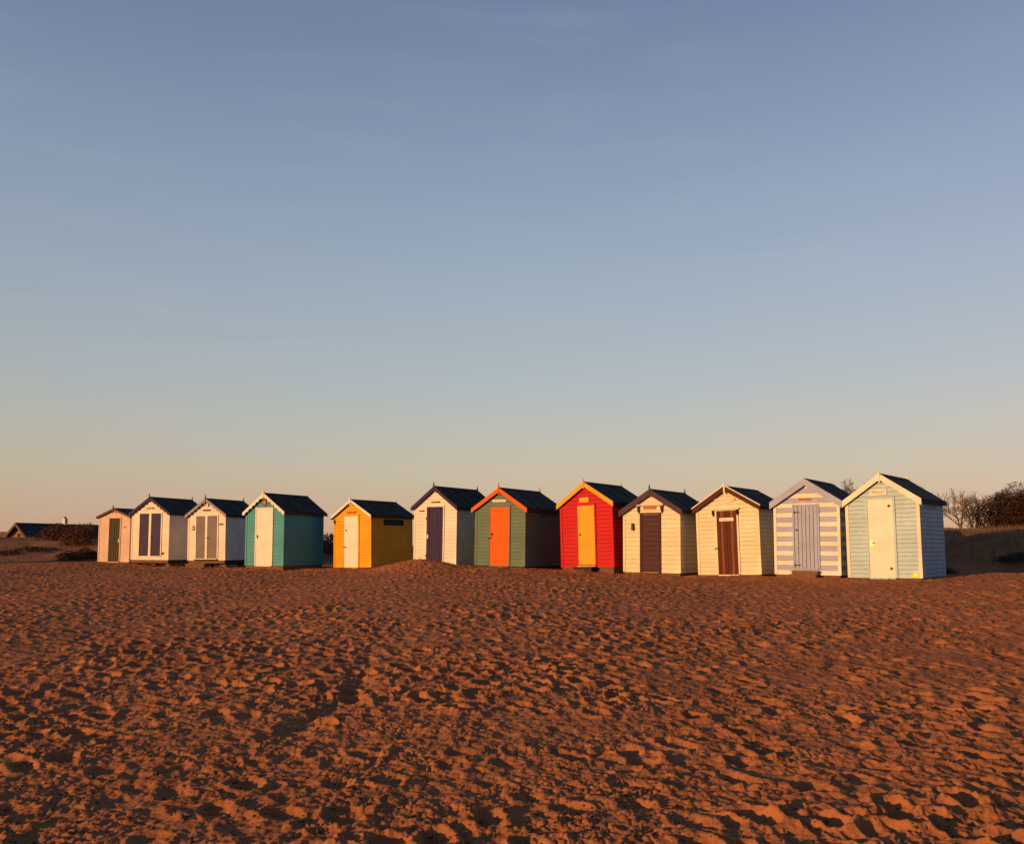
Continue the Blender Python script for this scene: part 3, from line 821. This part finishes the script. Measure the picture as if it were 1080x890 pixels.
# bare trees at the right, behind the last two huts and beyond
for px, Y, h, sd, lab, ns, sp in (
    (899, 44, 3.0, 3, 'rounded bare tree showing between the striped hut and the pale blue hut', 7, .75),
    (925, 50, 3.2, 8, 'bare tree whose twigs show just over the apex of the pale blue hut', 4, .7),
    (966, 48, 3.1, 5, 'bare tree whose top shows over the back of the pale blue hut roof', 4, .65),
    (988, 47, 2.4, 6, 'low bare tree right beside the back edge of the pale blue hut', 4, .7),
    (1013, 44, 2.35, 7, 'spindly bare tree standing clear against the sky on the dune', 3, .5),
    (1027, 47, 2.5, 9, 'bare tree at the left edge of the big dark evergreen bush', 4, .6)):
    bare_tree(px, Y, h, sd, lab, ns, sp, maxd=5 if px < 970 else 4)
shrub('evergreen_bush', 1078, 44, 4.1, 2.85, 12, 'big dark evergreen bush on top of the dune at the right', 'bush', 'darkleaf', n=36000, size=.06, stems=80, lumps=34)
shrub('low_scrub', 1072, 26.8, 1.5, .32, 14, 'low dark scrub half way down the shaded dune slope', 'bush', 'scrub', n=2200, size=.045, z=dz(16.02,26.8)-.05, stems=10)
shrub('grass_clump', 991, 25.1, .75, .30, 15, 'small dark clump at the sandy foot of the pale blue hut', 'plant', 'scrub', n=420, size=.05, z=gz(12.7,25.1)+.02, stems=8)
# left side and the gap between the teal and yellow huts
shrub('bramble', 62, 50, 2.6, 1.15, 16, 'russet bramble in front of the slate roofed house', 'bush', 'russet', 'brambles on the left dune', n=2600, size=.05)
shrub('bramble', 90, 48, 2.2, 1.45, 17, 'taller russet bramble beside the low peach hut', 'bush', 'russet', 'brambles on the left dune', n=3000, size=.05, stems=24)
shrub('low_scrub', 88, 43.5, 2.2, .75, 18, 'dark scrub in the hollow just left of the low peach hut', 'bush', 'scrub', 'dark scrub on the left dune', n=2600, size=.045)
shrub('low_scrub', 38, 46, 2.3, .32, 19, 'thin dark scrub on the left dune crest below the house gable', 'bush', 'scrub', 'dark scrub on the left dune', n=1500, size=.045)
shrub('low_scrub', 6, 45, 1.8, .30, 20, 'dark scrub at the left edge of the picture on the dune', 'bush', 'scrub', 'dark scrub on the left dune', n=1300, size=.045)
shrub('hedge_bush', 347, 42, 2.8, 1.05, 22, 'dark russet bush in the gap between the teal hut and the yellow hut', 'bush', 'russet', n=3400, size=.05)

# ------------------------------------------------------------------ houses behind the left dune
def house(px, py, Y, th, W, L, pitch, label, chimney_at=None, gable_win=True, wallmat='brick', roofmat='slate'):
    X = (px-540)/890*Y; zr = CAMZ + (575.7-py)/890*Y
    g = .9
    root = empty('house', (X, Y, g), (0,0,R(-th))); tag(root, label, 'house')
    Hr = zr-g; s = math.tan(R(pitch)); He = Hr - s*W/2
    MB().prism([(-W/2,-.3),(W/2,-.3),(W/2,He),(0,Hr),(-W/2,He)], 'y', 0, L).build('wall', M[wallmat], root)
    b = MB(); xe = W/2+.3
    for sx in (-1,1):
        b.prism([(0,Hr+.02),(sx*xe,Hr+.02-s*xe),(sx*xe,Hr+.14-s*xe),(0,Hr+.14)], 'y', -.35, L+.35)
        n = 14
        for k in range(n):
            x0 = xe*k/n; x1 = xe*(k+1)/n
            b.prism([(sx*x0,Hr+.143-s*x0),(sx*x1,Hr+.155-s*x1+.012),(sx*x1,Hr+.143-s*x1)], 'y', -.34, L+.34)
    rf = b.build('roof', M[roofmat], root)
    for sx in (-1,1):
        MB().prism([(sx*.002,Hr+.12),(sx*xe,Hr+.12-s*xe),(sx*xe,Hr-.12-s*xe),(sx*.002,Hr-.12)], 'y', -.40, -.355).build('bargeboard', M['browntrim'], root)
    if gable_win:
        w = MB().box(-.22,.26,-.02,.03,Hr-1.35,Hr-.65).build('window', M['greytrim'], root)
        MB().box(-.16,.20,-.032,-.022,Hr-1.29,Hr-.71).build('pane', M['glass'], w)
    if chimney_at:
        c = MB().box(-.14,.14,chimney_at-.14,chimney_at+.14,Hr-.6,Hr+.52).box(-.17,.17,chimney_at-.17,chimney_at+.17,Hr+.522,Hr+.58)
        ch = c.build('chimney', M['chimney_paint'], rf)
        MB().tube((0,chimney_at,Hr+.58),(0,chimney_at,Hr+.78),.10,.085,10).build('chimney_pot', M['brick'], ch)
    return root
house(21, 553, 68, 21, 6.5, 16, 42, 'long slate roofed house behind the dune with a lit pale chimney', 4.3)
house(-14, 562.3, 80, 80, 6, 9, 30, 'low brown house roof at the far left edge of the picture', None, False, 'brick', 'brick')

# ------------------------------------------------------------------ light, sky, camera
SUN_AZ, SUN_EL = 52.5, 8.6          # degrees to the left of straight behind the camera; height
a = R(SUN_AZ); e = R(SUN_EL)
to_sun = Vector((-math.sin(a)*math.cos(e), -math.cos(a)*math.cos(e), math.sin(e)))
sl = bpy.data.lights.new('sun', 'SUN'); sl.energy = 5.0; sl.angle = R(.5); sl.color = (1, .485, .165)
so = bpy.data.objects.new('sun', sl); COL.objects.link(so); so.location = (-20,-20,30)
so.rotation_euler = to_sun.to_track_quat('Z', 'Y').to_euler()

w = bpy.data.worlds.new('World'); sc.world = w; w.use_nodes = True
nt = w.node_tree; N = nt.nodes; L = nt.links
bg = N['Background']
sky = N.new('ShaderNodeTexSky'); sky.sky_type = 'NISHITA'; sky.sun_disc = False
sky.sun_elevation = e; sky.sun_rotation = math.atan2(to_sun.x, to_sun.y)
sky.air_density = 1.0; sky.dust_density = 1.0; sky.ozone_density = 1.0

def lin(c): return tuple(((v/255)/12.92 if v/255 <= .04045 else ((v/255+.055)/1.055)**2.4) for v in c)
geo = N.new('ShaderNodeTexCoord')
sep = N.new('ShaderNodeSeparateXYZ'); L.new(geo.outputs['Generated'], sep.inputs[0])
def math_n(op, *v):
    n = N.new('ShaderNodeMath'); n.operation = op
    for i, x in enumerate(v):
        if hasattr(x, 'links'): L.new(x, n.inputs[i])
        else: n.inputs[i].default_value = x
    return n.outputs[0]
el = math_n('ARCSINE', sep.outputs['Z'])
t = math_n('DIVIDE', el, R(90)); t.node.use_clamp = True
SKY = [(0,(212,168,132)),(1.6,(213,175,143)),(4.8,(205,190,165)),(8.,(193,192,183)),(11.2,(180,189,192)),(17.5,(162,178,194)),(23.7,(145,163,187)),
       (29.5,(129,146,175)),(34.8,(112,131,163)),(45,(86,106,144)),(62,(60,78,114)),(90,(46,62,96))]
sr = ramp(N, [(d/90, C4(lin(c))) for d, c in SKY]); L.new(t, sr.inputs['Fac'])
# dusk side of the sky (away from the sun, to the right and behind) is dimmer
az = math_n('ARCTAN2', sep.outputs['X'], sep.outputs['Y'])
azn = math_n('ADD', math_n('DIVIDE', az, 2*math.pi), .5)
ar = ramp(N, [(.0,(.45,)*3+(1,)), (.12,(.95,)*3+(1,)), (.41,(.90,.90,.91,1)), (.5,(1,)*3+(1,)), (.59,(1.07,1.03,1.06,1)), (.72,(.36,.56,.80,1)), (.84,(.23,.34,.50,1)), (1.,(.45,)*3+(1,))])
L.new(azn, ar.inputs['Fac'])
col = mixrgb(N, L, 1., sr.outputs['Color'], ar.outputs['Color'], 'MULTIPLY')
# thin streaks of high cloud
sv = N.new('ShaderNodeCombineXYZ'); L.new(az, sv.inputs[0]); L.new(el, sv.inputs[1])
mp = N.new('ShaderNodeMapping'); mp.inputs['Rotation'].default_value = (0, 0, R(13)); mp.inputs['Scale'].default_value = (2.2, 21, 1)
L.new(sv.outputs[0], mp.inputs['Vector'])
cn = N.new('ShaderNodeTexNoise'); cn.inputs['Scale'].default_value = 1.5; cn.inputs['Detail'].default_value = 7; cn.inputs['Roughness'].default_value = .6; cn.inputs['Distortion'].default_value = .5
L.new(mp.outputs['Vector'], cn.inputs['Vector'])
cm_ = N.new('ShaderNodeTexNoise'); cm_.inputs['Scale'].default_value = 2.6; cm_.inputs['Detail'].default_value = 3
L.new(sv.outputs[0], cm_.inputs['Vector'])
cmr = ramp(N, [(.38,(0,0,0,1)), (.62,(1,1,1,1))]); L.new(cm_.outputs['Fac'], cmr.inputs['Fac'])
cr_ = ramp(N, [(.45,(0,0,0,1)), (.75,(.17,.17,.17,1))]); L.new(cn.outputs['Fac'], cr_.inputs['Fac'])
cf = mixrgb(N, L, 1., cr_.outputs['Color'], cmr.outputs['Color'], 'MULTIPLY')
col = mixrgb(N, L, cf, col, C4(lin((192,194,203))))
sc10 = N.new('ShaderNodeVectorMath'); sc10.operation = 'SCALE'; L.new(col, sc10.inputs[0]); sc10.inputs['Scale'].default_value = 1/.1
# the physical sky, graded towards the evening colours
fin = mixrgb(N, L, .90, sky.outputs['Color'], sc10.outputs[0])
L.new(fin, bg.inputs['Color']); bg.inputs['Strength'].default_value = .0895

cam = bpy.data.cameras.new('camera'); co = bpy.data.objects.new('camera', cam); COL.objects.link(co)
co.location = (0, 0, CAMZ); co.rotation_euler = (R(90+4.352), 0, 0)
cam.sensor_width = 36; cam.lens = 36*890/1080; cam.shift_y = 63/1080; cam.clip_end = 20000; cam.clip_start = .05
sc.camera = co
sc.view_settings.view_transform = 'Standard'; sc.view_settings.look = 'None'
sc.view_settings.exposure = 0.16; sc.view_settings.gamma = 1.0
sc.render.engine = 'CYCLES'
sc.cycles.max_bounces = 5; sc.cycles.diffuse_bounces = 3
sc.cycles.use_denoising = True
